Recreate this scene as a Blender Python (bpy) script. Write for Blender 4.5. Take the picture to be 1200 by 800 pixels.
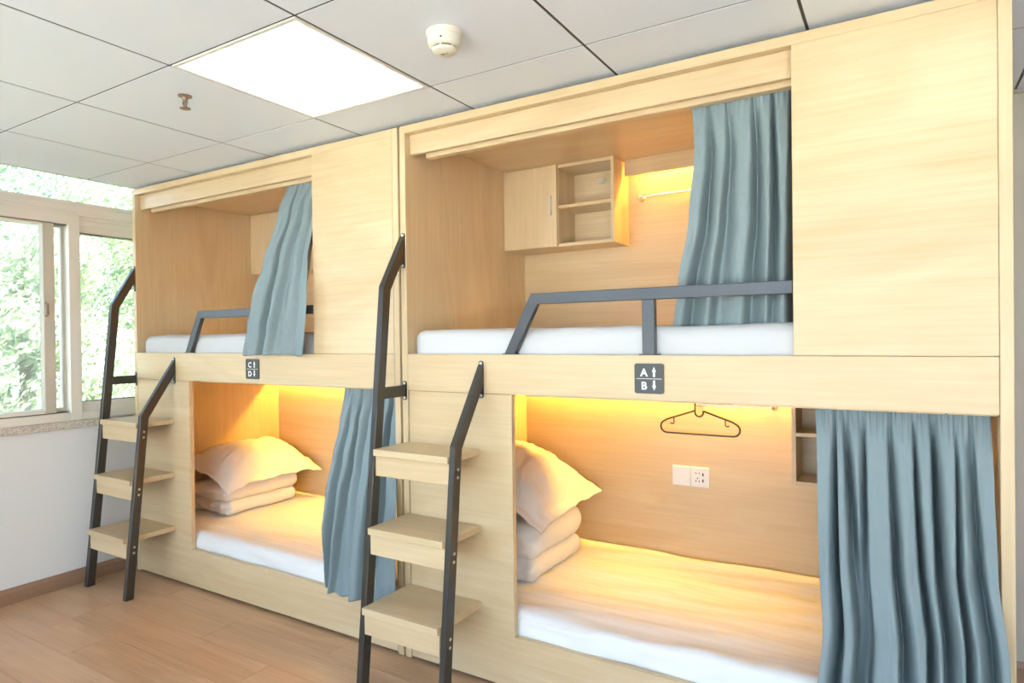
import bpy, bmesh, math, random
from mathutils import Vector, Matrix, noise
random.seed(7)
C = bpy.context.scene.collection
SC = bpy.context.scene
for o in list(bpy.data.objects):
    bpy.data.objects.remove(o)

# ------------------------------------------------------------------ camera, sky, sun, exposure
cam_d = bpy.data.cameras.new('camera')
cam_d.sensor_width = 36.0
cam_d.lens = 749.88 / 1200 * 36
cam_d.clip_start = 0.05
cam = bpy.data.objects.new('camera', cam_d)
cam.location = (3.8239, -2.0483, 1.3371)
cam.rotation_euler = (1.5638, 0.012, 0.5454)
C.objects.link(cam)
SC.camera = cam

world = bpy.data.worlds.new('sky')
SC.world = world
world.use_nodes = True
wn = world.node_tree
wn.nodes.clear()
wo = wn.nodes.new('ShaderNodeOutputWorld')
wb = wn.nodes.new('ShaderNodeBackground')
ws = wn.nodes.new('ShaderNodeTexSky')
ws.sky_type = 'HOSEK_WILKIE'
ws.turbidity = 6.0
ws.ground_albedo = 0.4
ws.sun_direction = Vector((0.70, -0.15, 0.70)).normalized()
SKY_STRENGTH = 30.0
wb.inputs['Strength'].default_value = SKY_STRENGTH
wn.links.new(ws.outputs[0], wb.inputs[0])
wn.links.new(wb.outputs[0], wo.inputs[0])

sun_d = bpy.data.lights.new('sun', 'SUN')
sun_d.energy = 44.0
sun_d.angle = math.radians(1.0)
sun_d.color = (1.0, 0.95, 0.86)
sun = bpy.data.objects.new('sun', sun_d)
sun.rotation_euler = Vector((0.70, -0.15, 0.70)).to_track_quat('Z', 'Y').to_euler()
C.objects.link(sun)

SC.view_settings.view_transform = 'Standard'
SC.view_settings.look = 'None'
SC.view_settings.gamma = 1.0
SC.view_settings.use_curve_mapping = False
SC.view_settings.exposure = 0.30
LAMP = 2.0          # radiance of the ceiling panels
LED = 158.0           # radiance of the warm strips in the bunks

# ------------------------------------------------------------------ materials
def srgb(r, g, b):
    f = lambda c: (c / 255 / 12.92) if c / 255 <= 0.04045 else ((c / 255 + 0.055) / 1.055) ** 2.4
    return (f(r), f(g), f(b), 1.0)

def new_mat(name):
    m = bpy.data.materials.new(name)
    m.use_nodes = True
    nt = m.node_tree
    b = nt.nodes.get('Principled BSDF')
    return m, nt, b

def N(nt, kind, **kw):
    n = nt.nodes.new(kind)
    for k, v in kw.items():
        setattr(n, k, v)
    return n

def plain(name, col, rough=0.5, metal=0.0, spec=0.5, bump=0.0, bscale=200.0, var=0.0):
    m, nt, b = new_mat(name)
    b.inputs['Base Color'].default_value = col
    b.inputs['Roughness'].default_value = rough
    b.inputs['Metallic'].default_value = metal
    b.inputs['Specular IOR Level'].default_value = spec
    tc = N(nt, 'ShaderNodeTexCoord')
    nz = N(nt, 'ShaderNodeTexNoise')
    nz.inputs['Scale'].default_value = bscale
    nz.inputs['Detail'].default_value = 4
    nt.links.new(tc.outputs['Object'], nz.inputs['Vector'])
    if bump:
        bp = N(nt, 'ShaderNodeBump')
        bp.inputs['Strength'].default_value = bump
        bp.inputs['Distance'].default_value = 0.002
        nt.links.new(nz.outputs['Fac'], bp.inputs['Height'])
        nt.links.new(bp.outputs['Normal'], b.inputs['Normal'])
    if var:
        mx = N(nt, 'ShaderNodeMixRGB')
        mx.inputs['Color1'].default_value = col
        mx.inputs['Color2'].default_value = (col[0] * (1 - var), col[1] * (1 - var), col[2] * (1 - var), 1)
        nt.links.new(nz.outputs['Fac'], mx.inputs['Fac'])
        nt.links.new(mx.outputs[0], b.inputs['Base Color'])
    return m

def wood(name, light, dark, axis='x', rough=0.38, fine=26.0, rings=5.0, tone=0.0, contrast=1.0):
    """laminate grain running along one axis of the object's own space"""
    m, nt, b = new_mat(name)
    tc = N(nt, 'ShaderNodeTexCoord')
    oi = N(nt, 'ShaderNodeObjectInfo')
    off = N(nt, 'ShaderNodeVectorMath', operation='SCALE')
    off.inputs[0].default_value = (7.3, 11.9, 5.1)
    nt.links.new(oi.outputs['Random'], off.inputs['Scale'])
    add = N(nt, 'ShaderNodeVectorMath', operation='ADD')
    nt.links.new(tc.outputs['Object'], add.inputs[0])
    nt.links.new(off.outputs[0], add.inputs[1])
    def mapped(s_along, s_across):
        mp = N(nt, 'ShaderNodeMapping')
        s = [s_across] * 3
        s['xyz'.index(axis)] = s_along
        mp.inputs['Scale'].default_value = s
        nt.links.new(add.outputs[0], mp.inputs['Vector'])
        return mp
    n1 = N(nt, 'ShaderNodeTexNoise')           # broad figure, cathedral bands
    n1.inputs['Scale'].default_value = 1.0
    n1.inputs['Detail'].default_value = 3
    n1.inputs['Distortion'].default_value = 0.6
    nt.links.new(mapped(0.8, 4.0).outputs[0], n1.inputs['Vector'])
    mul = N(nt, 'ShaderNodeMath', operation='MULTIPLY')
    mul.inputs[1].default_value = rings * 6.0
    nt.links.new(n1.outputs['Fac'], mul.inputs[0])
    sn = N(nt, 'ShaderNodeMath', operation='SINE')
    nt.links.new(mul.outputs[0], sn.inputs[0])
    n2 = N(nt, 'ShaderNodeTexNoise')           # fine pores
    n2.inputs['Scale'].default_value = 1.0
    n2.inputs['Detail'].default_value = 5
    n2.inputs['Roughness'].default_value = 0.65
    nt.links.new(mapped(2.2, fine * 3).outputs[0], n2.inputs['Vector'])
    m1 = N(nt, 'ShaderNodeMath', operation='MULTIPLY_ADD')
    m1.inputs[1].default_value = 0.055 * contrast
    m1.inputs[2].default_value = 0.0
    nt.links.new(sn.outputs[0], m1.inputs[0])
    m2 = N(nt, 'ShaderNodeMath', operation='MULTIPLY_ADD')
    m2.inputs[1].default_value = 0.52 * contrast
    nt.links.new(n2.outputs['Fac'], m2.inputs[0])
    nt.links.new(m1.outputs[0], m2.inputs[2])
    m3 = N(nt, 'ShaderNodeMath', operation='MULTIPLY_ADD')
    m3.inputs[1].default_value = 0.42 * contrast
    nt.links.new(n1.outputs['Fac'], m3.inputs[0])
    nt.links.new(m2.outputs[0], m3.inputs[2])
    last = m3
    if tone:
        m4 = N(nt, 'ShaderNodeMath', operation='MULTIPLY_ADD')
        m4.inputs[1].default_value = tone
        nt.links.new(oi.outputs['Random'], m4.inputs[0])
        nt.links.new(m3.outputs[0], m4.inputs[2])
        last = m4
    rp = N(nt, 'ShaderNodeValToRGB')
    rp.color_ramp.elements[0].position = 0.18
    rp.color_ramp.elements[1].position = 0.86
    rp.color_ramp.elements[0].color = light
    rp.color_ramp.elements[1].color = dark
    nt.links.new(last.outputs[0], rp.inputs['Fac'])
    nt.links.new(rp.outputs[0], b.inputs['Base Color'])
    b.inputs['Roughness'].default_value = rough
    bp = N(nt, 'ShaderNodeBump')
    bp.inputs['Strength'].default_value = 0.06
    bp.inputs['Distance'].default_value = 0.001
    nt.links.new(n2.outputs['Fac'], bp.inputs['Height'])
    nt.links.new(bp.outputs['Normal'], b.inputs['Normal'])
    return m

def emit(name, col, strength):
    m, nt, b = new_mat(name)
    b.inputs['Base Color'].default_value = (0.8, 0.8, 0.8, 1)
    b.inputs['Emission Color'].default_value = col
    b.inputs['Emission Strength'].default_value = strength
    return m

def fabric(name, col, stripe=False, rough=0.85, sheen=0.0, crease=0.35):
    m, nt, b = new_mat(name)
    b.inputs['Base Color'].default_value = col
    b.inputs['Roughness'].default_value = rough
    b.inputs['Specular IOR Level'].default_value = 0.25
    if sheen:
        b.inputs['Sheen Weight'].default_value = sheen
        b.inputs['Sheen Roughness'].default_value = 0.4
    tc = N(nt, 'ShaderNodeTexCoord')
    nz = N(nt, 'ShaderNodeTexNoise')
    nz.inputs['Scale'].default_value = 14.0
    nz.inputs['Detail'].default_value = 6
    nt.links.new(tc.outputs['Object'], nz.inputs['Vector'])
    bp = N(nt, 'ShaderNodeBump')
    bp.inputs['Strength'].default_value = crease
    bp.inputs['Distance'].default_value = 0.006
    nt.links.new(nz.outputs['Fac'], bp.inputs['Height'])
    nt.links.new(bp.outputs['Normal'], b.inputs['Normal'])
    if stripe:                                  # woven satin stripe of the sheet
        wv = N(nt, 'ShaderNodeTexWave', wave_type='BANDS', bands_direction='Y')
        wv.inputs['Scale'].default_value = 7.5
        wv.inputs['Distortion'].default_value = 0.5
        nt.links.new(tc.outputs['Object'], wv.inputs['Vector'])
        mr = N(nt, 'ShaderNodeMapRange')
        mr.inputs['To Min'].default_value = 0.45
        mr.inputs['To Max'].default_value = 0.9
        nt.links.new(wv.outputs['Fac'], mr.inputs['Value'])
        nt.links.new(mr.outputs[0], b.inputs['Roughness'])
        mx = N(nt, 'ShaderNodeMixRGB')
        mx.inputs['Color1'].default_value = col
        mx.inputs['Color2'].default_value = (col[0] * 0.965, col[1] * 0.965, col[2] * 0.965, 1)
        nt.links.new(wv.outputs['Fac'], mx.inputs['Fac'])
        nt.links.new(mx.outputs[0], b.inputs['Base Color'])
    return m

W_L, W_D = srgb(223, 202, 164), srgb(196, 164, 120)
M = {}
M['wood_x'] = wood('maple laminate grain across', W_L, W_D, 'x', contrast=1.1)
M['wood_z'] = wood('maple laminate grain upright', W_L, W_D, 'z')
M['floor'] = wood('floor laminate', srgb(224, 188, 152), srgb(184, 144, 108), 'x', rough=0.28, rings=4.0, tone=0.08, contrast=1.25)
M['skirting'] = wood('skirting laminate', srgb(178, 142, 114), srgb(130, 98, 74), 'y', rough=0.4)
M['skirting_x'] = wood('skirting laminate across', srgb(178, 142, 114), srgb(130, 98, 74), 'x', rough=0.4)
M['metal'] = plain('dark grey powder coated steel', srgb(70, 71, 73), rough=0.28, metal=0.3, spec=0.6, bump=0.05)
M['metal_dark'] = plain('black powder coated steel', srgb(54, 51, 46), rough=0.32, spec=0.6, bump=0.05)
M['chrome'] = plain('chrome', (0.8, 0.8, 0.8, 1), rough=0.12, metal=1.0)
M['zinc'] = plain('zinc bolts', (0.72, 0.72, 0.7, 1), rough=0.3, metal=1.0)
M['tile'] = plain('white ceiling tile', srgb(231, 236, 245), rough=0.6, bump=0.08, bscale=400)
M['runner'] = plain('grey ceiling runner', srgb(52, 50, 47), rough=0.5)
M['edge'] = plain('white ceiling edge trim', srgb(214, 208, 198), rough=0.5)
M['slab'] = plain('concrete slab', srgb(120, 116, 110), rough=0.9, var=0.2, bscale=6)
M['wall'] = plain('white wall paint', srgb(240, 239, 237), rough=0.8, bump=0.05, bscale=150, var=0.02)
M['wall_greige'] = plain('greige wall paint', srgb(196, 188, 176), rough=0.8, bump=0.05, bscale=150, var=0.02)  # grey-brown colour of the back wall
M['pvc'] = plain('cream window frame', srgb(240, 232, 218), rough=0.4)
M['pvc_taupe'] = plain('taupe window sash', srgb(206, 196, 180), rough=0.45)
M['pvc_grey'] = plain('grey window gasket', srgb(120, 118, 112), rough=0.5)
M['sheet'] = fabric('white cotton sheet', srgb(208, 207, 206))
M['stripe'] = fabric('white satin stripe sheet', srgb(238, 236, 232), stripe=True)
M['pillow'] = fabric('white pillowcase cotton', srgb(240, 237, 232))
M['curtain'] = fabric('slate blue curtain cloth', srgb(131, 145, 147), rough=0.6, crease=0.12)
M['plastic'] = plain('white plastic', srgb(236, 232, 224), rough=0.35)
M['ivory'] = plain('ivory plastic', srgb(232, 226, 208), rough=0.4)
M['black'] = plain('black plastic', srgb(30, 27, 24), rough=0.4)
M['hanger'] = plain('dark brown plastic', srgb(48, 34, 26), rough=0.4)
M['sign'] = plain('dark grey acrylic', srgb(62, 60, 57), rough=0.35)
M['print'] = plain('white print', srgb(240, 240, 238), rough=0.5)
M['satin'] = plain('satin aluminium', srgb(208, 204, 197), rough=0.4)
M['brass'] = plain('dull brass', srgb(150, 130, 112), rough=0.4, metal=0.6)
M['lamp'] = emit('lamp diffuser', (0.93, 0.97, 1.0, 1), LAMP)
M['led'] = emit('warm led', (1.0, 0.54, 0.08, 1), LED)
M['bark'] = plain('bark', srgb(96, 78, 60), rough=0.9, var=0.4, bscale=12)
M['bounce_paving'] = plain('pale paving', srgb(222, 221, 218), rough=0.9, var=0.1, bscale=2)  # unseen pale surface, added to bounce daylight up to the ceiling
M['ground'] = plain('ground', srgb(150, 160, 120), rough=0.95, var=0.3, bscale=3)

m, nt, b = new_mat('granite sill')
tc = N(nt, 'ShaderNodeTexCoord'); vz = N(nt, 'ShaderNodeTexVoronoi'); vz.inputs['Scale'].default_value = 160
rp = N(nt, 'ShaderNodeValToRGB')
rp.color_ramp.elements[0].color = srgb(165, 153, 142); rp.color_ramp.elements[1].color = srgb(226, 216, 204)
rp.color_ramp.elements[0].position = 0.0; rp.color_ramp.elements[1].position = 0.75
nt.links.new(tc.outputs['Object'], vz.inputs['Vector']); nt.links.new(vz.outputs['Color'], rp.inputs['Fac'])
nt.links.new(rp.outputs[0], b.inputs['Base Color']); b.inputs['Roughness'].default_value = 0.4
M['granite'] = m

def leaf_mat(name, c1, c2):
    m, nt, b = new_mat(name)
    gi = N(nt, 'ShaderNodeNewGeometry')
    rp = N(nt, 'ShaderNodeValToRGB')
    rp.color_ramp.elements[0].color = c1; rp.color_ramp.elements[1].color = c2
    nt.links.new(gi.outputs['Random Per Island'], rp.inputs['Fac'])
    nt.links.new(rp.outputs[0], b.inputs['Base Color'])
    b.inputs['Roughness'].default_value = 0.5
    tr = N(nt, 'ShaderNodeBsdfTranslucent'); mx = N(nt, 'ShaderNodeMixShader')
    mx.inputs[0].default_value = 0.35
    nt.links.new(rp.outputs[0], tr.inputs['Color'])
    nt.links.new(b.outputs[0], mx.inputs[1]); nt.links.new(tr.outputs[0], mx.inputs[2])
    nt.links.new(mx.outputs[0], nt.nodes['Material Output'].inputs['Surface'])
    return m
M['leaf1'] = leaf_mat('bright leaves', srgb(104, 136, 92), srgb(190, 204, 160))
M['leaf2'] = leaf_mat('pale leaves', srgb(120, 144, 108), srgb(204, 212, 180))
M['leaf3'] = leaf_mat('deep leaves', srgb(76, 108, 80), srgb(150, 174, 132))

m, nt, b = new_mat('window glass')             # clear pane with a pale haze over the view mixed into its colour
nt.nodes.remove(b)
tp = N(nt, 'ShaderNodeBsdfTransparent'); gl = N(nt, 'ShaderNodeBsdfGlossy'); df = N(nt, 'ShaderNodeBsdfDiffuse')
gl.inputs['Roughness'].default_value = 0.02; df.inputs['Color'].default_value = (0.9, 0.95, 0.95, 1)
tp.inputs['Color'].default_value = (0.95, 0.97, 0.97, 1)
fr = N(nt, 'ShaderNodeFresnel'); fr.inputs['IOR'].default_value = 1.35
m1 = N(nt, 'ShaderNodeMixShader'); m2 = N(nt, 'ShaderNodeMixShader')
nt.links.new(fr.outputs[0], m1.inputs[0]); nt.links.new(tp.outputs[0], m1.inputs[1]); nt.links.new(gl.outputs[0], m1.inputs[2])
m2.inputs[0].default_value = 0.12
nt.links.new(m1.outputs[0], m2.inputs[1]); nt.links.new(df.outputs[0], m2.inputs[2])
nt.links.new(m2.outputs[0], nt.nodes['Material Output'].inputs['Surface'])
M['glass'] = m

# ------------------------------------------------------------------ mesh helpers
class MB:
    def __init__(s):
        s.bm = bmesh.new()
    def box(s, x0, x1, y0, y1, z0, z1, bev=0.0015, seg=1):
        t = bmesh.new()
        bmesh.ops.create_cube(t, size=1)
        for v in t.verts:
            v.co = Vector(((x0 + x1) / 2 + v.co.x * (x1 - x0), (y0 + y1) / 2 + v.co.y * (y1 - y0), (z0 + z1) / 2 + v.co.z * (z1 - z0)))
        if bev:
            bmesh.ops.bevel(t, geom=list(t.edges), offset=bev, segments=seg, affect='EDGES', profile=0.7)
        s.merge(t)
        return s
    def merge(s, t):
        me = bpy.data.meshes.new('t')
        t.to_mesh(me); t.free()
        s.bm.from_mesh(me)
        bpy.data.meshes.remove(me)
    def prism(s, pts, axis, a, b, bev=0.0):
        """extrude a closed outline (2-D points in the other two axes, in xyz order) from a to b along axis"""
        t = bmesh.new()
        def p3(p, h):
            return Vector({'x': (h, p[0], p[1]), 'y': (p[0], h, p[1]), 'z': (p[0], p[1], h)}[axis])
        v0 = [t.verts.new(p3(p, a)) for p in pts]; v1 = [t.verts.new(p3(p, b)) for p in pts]
        n = len(pts)
        t.faces.new(v0); t.faces.new(v1[::-1])
        for i in range(n):
            t.faces.new((v0[i], v1[i], v1[(i + 1) % n], v0[(i + 1) % n]))
        bmesh.ops.recalc_face_normals(t, faces=t.faces)
        if bev:
            bmesh.ops.bevel(t, geom=list(t.edges), offset=bev, segments=1, affect='EDGES')
        s.merge(t)
        return s
    def tube(s, pts, r, n=10, closed=False):
        pts = [Vector(p) for p in pts]
        t = bmesh.new(); rings = []
        L = len(pts); up = None
        for i, p in enumerate(pts):
            if closed:
                d = (pts[(i + 1) % L] - pts[i - 1]).normalized()
            else:
                d = (pts[min(i + 1, L - 1)] - pts[max(i - 1, 0)]).normalized()
            if up is None:
                up = d.orthogonal().normalized()
            up = (up - d * up.dot(d)).normalized()
            sd = d.cross(up)
            rings.append([t.verts.new(p + (up * math.cos(a) + sd * math.sin(a)) * r) for a in [2 * math.pi * k / n for k in range(n)]])
        for i in range(L if closed else L - 1):
            A, B = rings[i], rings[(i + 1) % L]
            for k in range(n):
                t.faces.new((A[k], A[(k + 1) % n], B[(k + 1) % n], B[k]))
        if not closed:
            t.faces.new(rings[0][::-1]); t.faces.new(rings[-1])
        bmesh.ops.recalc_face_normals(t, faces=t.faces)
        s.merge(t)
        return s
    def lathe(s, prof, cx=0, cy=0, n=28, axis='z'):
        """prof: list of (r, h)"""
        t = bmesh.new(); rings = []
        for r, h in prof:
            ring = []
            for k in range(n):
                a = 2 * math.pi * k / n
                u, v = r * math.cos(a), r * math.sin(a)
                co = (cx + u, cy + v, h) if axis == 'z' else ((cx + u, h, cy + v) if axis == 'y' else (h, cx + u, cy + v))
                ring.append(t.verts.new(co))
            rings.append(ring)
        for A, B in zip(rings, rings[1:]):
            for k in range(n):
                t.faces.new((A[k], A[(k + 1) % n], B[(k + 1) % n], B[k]))
        t.faces.new(rings[0][::-1]); t.faces.new(rings[-1])
        bmesh.ops.recalc_face_normals(t, faces=t.faces)
        s.merge(t)
        return s
    def rbox(s, x0, x1, y0, y1, z0, z1, r, step=0.03, amp=0.0, fr=6.0, seed=0.0, fn=None):
        """box with soft round edges, optional creased surface"""
        t = bmesh.new()
        c = Vector(((x0 + x1) / 2, (y0 + y1) / 2, (z0 + z1) / 2)); h = Vector((x1 - x0, y1 - y0, z1 - z0)) / 2
        def ticks(hh):
            n = max(2, int(2 * (hh - r) / step))
            e = [hh - r + r * q for q in (0.25, 0.5, 0.75, 1.0)]
            return [-q for q in e[::-1]] + [-(hh - r) + 2 * (hh - r) * k / n for k in range(n + 1)] + e
        T = [ticks(h[i]) for i in range(3)]
        inn = [max(h[i] - r, 0.0) for i in range(3)]
        def warp(p):
            q = Vector([max(-inn[i], min(inn[i], p[i])) for i in range(3)])
            d = p - q
            m = max(abs(d[i]) for i in range(3))
            if m > 1e-9:
                d = d.normalized() * r * (m / r if m < r else 1.0)
            return q + d
        for ax in range(3):
            a, b_ = [(1, 2), (0, 2), (0, 1)][ax]
            for sg in (-1, 1):
                grid = []
                for u in T[a]:
                    row = []
                    for v in T[b_]:
                        p = Vector((0, 0, 0)); p[ax] = sg * h[ax]; p[a] = u; p[b_] = v
                        row.append(t.verts.new(warp(p) + c))
                    grid.append(row)
                for i in range(len(grid) - 1):
                    for j in range(len(grid[0]) - 1):
                        t.faces.new((grid[i][j], grid[i + 1][j], grid[i + 1][j + 1], grid[i][j + 1]))
        bmesh.ops.remove_doubles(t, verts=t.verts, dist=0.0004)
        bmesh.ops.recalc_face_normals(t, faces=t.faces)
        if amp:
            t.normal_update()
            mv = []
            for v in t.verts:
                q = v.co * fr + Vector((seed, seed * 2.3, 0))
                d = noise.noise(q) * 0.6 + (abs(noise.noise(q * 2.1)) - 0.25) * -0.7
                mv.append(v.normal * d * amp)
            for v, d in zip(t.verts, mv):
                v.co += d
        if fn:
            for v in t.verts:
                v.co = fn(v.co)
        s.merge(t)
        return s
    def build(s, name, mat, parent=None, smooth=None, loc=None):
        me = bpy.data.meshes.new(name)
        s.bm.to_mesh(me); s.bm.free()
        me.materials.append(mat)
        if smooth is not None:
            for p in me.polygons:
                p.use_smooth = True
            if smooth < 179:
                me.set_sharp_from_angle(angle=math.radians(smooth))
        o = bpy.data.objects.new(name, me)
        C.objects.link(o)
        if parent:
            o.parent = parent
        if loc:
            o.location = loc
        return o

def tag(o, label=None, cat=None, group=None, kind=None):
    if label: o['label'] = label
    if cat: o['category'] = cat
    if group: o['group'] = group
    if kind: o['kind'] = kind
    return o

def thing(name, loc, label, cat, group=None, rz=0.0):
    o = bpy.data.objects.new(name, None)
    o.empty_display_size = 0.1
    o.location = loc; o.rotation_euler = (0, 0, rz)
    C.objects.link(o)
    return tag(o, label, cat, group)

def copy_tree(o, parent=None):
    c = o.copy()
    C.objects.link(c)
    if parent:
        c.parent = parent
    for ch in list(o.children):
        copy_tree(ch, c)
    return c

# ------------------------------------------------------------------ dimensions (metres)
BW = 2.030                  # width of one bunk
X_A, X_B = 0.0, 2.0414      # left sides of the two bunks
ZT, ZB = 1.272, 1.121       # rail board top and bottom
HT = 2.219                  # bunk height
HC = 2.234                  # suspended ceiling
GX, GY = 1.1954, -0.2345    # ceiling grid origin
WX = -0.09                  # face of window wall
RX, RY = 6.6, -3.55         # far walls behind the camera
BY = 1.02                   # back wall

# ------------------------------------------------------------------ structure
sub = MB().box(-0.4, RX + 0.2, RY - 0.2, BY + 0.2, -0.16, -0.008, 0).build('floor', M['floor'])
tag(sub, kind='structure')
pw, pl = 0.192, 1.22
pm = MB().box(0.0006, pl - 0.0006, 0.0005, pw - 0.0005, -0.008, 0.0, 0.0006)
plank = pm.build('plank', M['floor'], sub)
first = True
half = {}
for r in range(26):
    y = BY - 0.01 - (r + 1) * pw
    if y < RY: break
    x = -0.10 + [-0.0, -0.74, -0.36, -0.98, -0.2, -0.6][r % 6]
    while x < RX:
        a, e = max(x, -0.092), min(x + pl, RX)
        if e - a > 0.05:
            key = round(e - a, 3)
            if abs(key - pl) < 0.002:
                o = plank if first else plank.copy()
                if first: first = False
                else:
                    C.objects.link(o); o.parent = sub
                o.location = (a, y, 0)
            else:
                if key not in half:
                    half[key] = MB().box(0.0006, e - a - 0.0006, 0.0005, pw - 0.0005, -0.008, 0.0, 0.0006).build('plank', M['floor'], sub)
                    o = half[key]
                else:
                    o = half[key].copy(); C.objects.link(o); o.parent = sub
                o.location = (a, y, 0)
        x += pl

# ceiling: slab above, runners and single tiles below
ceil = MB().box(-0.4, RX + 0.2, RY - 0.2, BY + 0.2, 2.62, 2.74, 0).build('ceiling', M['slab'])
tag(ceil, kind='structure')
i0, i1, j0, j1 = -2, 9, -5, 2
lamp_cells = [(1, 0), (4, 0), (7, 0), (1, -4), (4, -4), (7, -4), (-1, -4)]
# cell (i, j): x from GX+.6i, y from GY-.6+.6j
tile_m = MB().box(0.0046, 0.5954, 0.0032, 0.5968, 0.0, 0.004, 0.0004)
tile = tile_m.build('ceiling_tile', M['tile'], ceil)
first = True
for i in range(i0, i1):
    for j in range(j0, j1 + 1):
        if (i, j) in lamp_cells: continue
        o = tile if first else tile.copy()
        if first: first = False
        else:
            C.objects.link(o); o.parent = ceil
        o.location = (GX + 0.6 * i, GY - 0.6 + 0.6 * j, HC)
rn = MB()
XA, XE = GX + 0.6 * i0, GX + 0.6 * i1
YA, YE = GY - 0.6 + 0.6 * j0, GY + 0.6 * j1
for i in range(i0, i1 + 1):
    x = GX + 0.6 * i
    rn.box(x - 0.012, x + 0.012, YA, YE, HC + 0.0045, HC + 0.030, 0)
    rn.box(x - 0.0044, x + 0.0044, YA, YE, HC + 0.0016, HC + 0.0046, 0)
for j in range(j0, j1 + 2):
    y = GY - 0.6 + 0.6 * j
    rn.box(XA, XE, y - 0.012, y + 0.012, HC + 0.0042, HC + 0.031, 0)
    rn.box(XA, XE, y - 0.0030, y + 0.0030, HC + 0.0014, HC + 0.0043, 0)
tag(rn.build('runner_grid', M['runner'], ceil))
MB().box(XA - 0.018, XA - 0.002, YA, YE, HC - 0.002, HC + 0.030, 0.001).build('edge_angle', M['edge'], ceil)
MB().box(XA, XE, YE + 0.003, BY, HC - 0.001, HC + 0.012, 0.001).build('wall_angle', M['edge'], ceil)
eb = MB().box(XE + 0.002, RX, RY, BY, HC, HC + 0.012, 0)
eb.box(XA, XE, RY, YA - 0.004, HC, HC + 0.012, 0)
eb.build('edge_strip', M['tile'], ceil)

# walls
WZ0, WZ1 = 0.865, 2.56       # window opening
WY0, WY1 = -2.30, 0.34
wl = MB()
wl.box(WX - 0.24, WX, RY, BY, -0.01, WZ0, 0)
wl.box(WX - 0.24, WX, RY, WY0, WZ0, 2.62, 0)
wl.box(WX - 0.24, WX, WY1, BY, WZ0, 2.62, 0)
wl.box(WX - 0.24, WX, WY0, WY1, WZ1, 2.62, 0)
tag(wl.build('wall_left', M['wall']), kind='structure')
tag(MB().box(WX - 0.24, RX, BY, BY + 0.2, -0.01, 2.62, 0).build('wall_back', M['wall_greige']), kind='structure')
tag(MB().box(RX, RX + 0.2, RY - 0.2, BY + 0.2, -0.01, 2.62, 0).build('wall_right', M['wall']), kind='structure')
wf = MB()
wf.box(WX - 0.24, RX, RY - 0.2, RY, -0.01, 0.10, 0)
wf.box(WX - 0.24, 0.30, RY - 0.2, RY, 0.10, 2.62, 0)
wf.box(6.10, RX, RY - 0.2, RY, 0.10, 2.62, 0)
wf.box(0.30, 6.10, RY - 0.2, RY, 2.20, 2.62, 0)
tag(wf.build('wall_front', M['wall']), kind='structure')
fw = bpy.data.objects.new('fill_window', None); C.objects.link(fw); fw['kind'] = 'structure'  # unseen glazing, added to brighten the room from behind the camera
fw.location = (0, RY - 0.1, 0)
for k in range(5):
    x = 0.30 + 5.75 * k / 4
    MB().box(x, x + 0.05, -0.04, 0.04, 0.15, 2.15, 0.002).build('mullion', M['pvc'], fw)
    if k < 4:
        MB().box(x + 0.045, x + 1.44, -0.003, 0.003, 0.14, 2.16, 0).build('pane', M['glass'], fw)
MB().box(0.30, 6.10, -0.05, 0.05, 0.10, 0.15, 0.002).build('bottom_rail', M['pvc'], fw)
MB().box(0.30, 6.10, -0.05, 0.05, 2.15, 2.20, 0.002).build('head_rail', M['pvc'], fw)
def skirting(pts_axis, a, b, face, sgn, mat, name):
    prof = [(0, 0), (0.014, 0), (0.014, 0.060), (0.009, 0.070), (0.007, 0.078), (0, 0.080)]
    pr = [(face + sgn * p[0], p[1]) for p in prof]
    o = MB().prism(pr, pts_axis, a, b, 0.0).build(name, mat)
    return tag(o, kind='structure')
skirting('y', RY, BY, WX, 1, M['skirting'], 'baseboard_left')
skirting('x', WX + 0.02, RX - 0.02, BY, -1, M['skirting_x'], 'baseboard_back')

# window: outer frame, transom light, sliding sashes on the left, fixed pane beside the bunk
win = bpy.data.objects.new('window_1', None); C.objects.link(win); win['kind'] = 'structure'
win.location = (WX, 0, 0)
FX0, FX1 = -0.115, -0.012     # frame depth (local x)
def wbox(name, y0, y1, z0, z1, x0=FX0, x1=FX1, mat='pvc', bev=0.002):
    return MB().box(x0, x1, y0, y1, z0, z1, bev).build(name, M[mat], win)
MB().box(-0.20, 0.018, WY0, WY1, WZ0 - 0.002, 0.903, 0.004, 2).build('window_sill', M['granite'], win)
wbox('transom_bar', WY0, WY1, 2.046, 2.120)
MB().box(-0.030, -0.006, WY0, WY1, 2.062, 2.100, 0.003).build('transom_bead', M['pvc'], win)
wbox('head_frame', WY0, WY1, 2.50, 2.56)
wbox('jamb', WY0, WY0 + 0.05, 0.903, 2.50)
wbox('jamb', WY1 - 0.05, WY1, 0.903, 2.50)
wbox('mullion', -0.290, -0.232, 0.903, 2.046)
wbox('mullion', -1.33, -1.27, 0.903, 2.046)
wbox('mullion', -1.33, -1.27, 2.12, 2.50)
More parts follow.
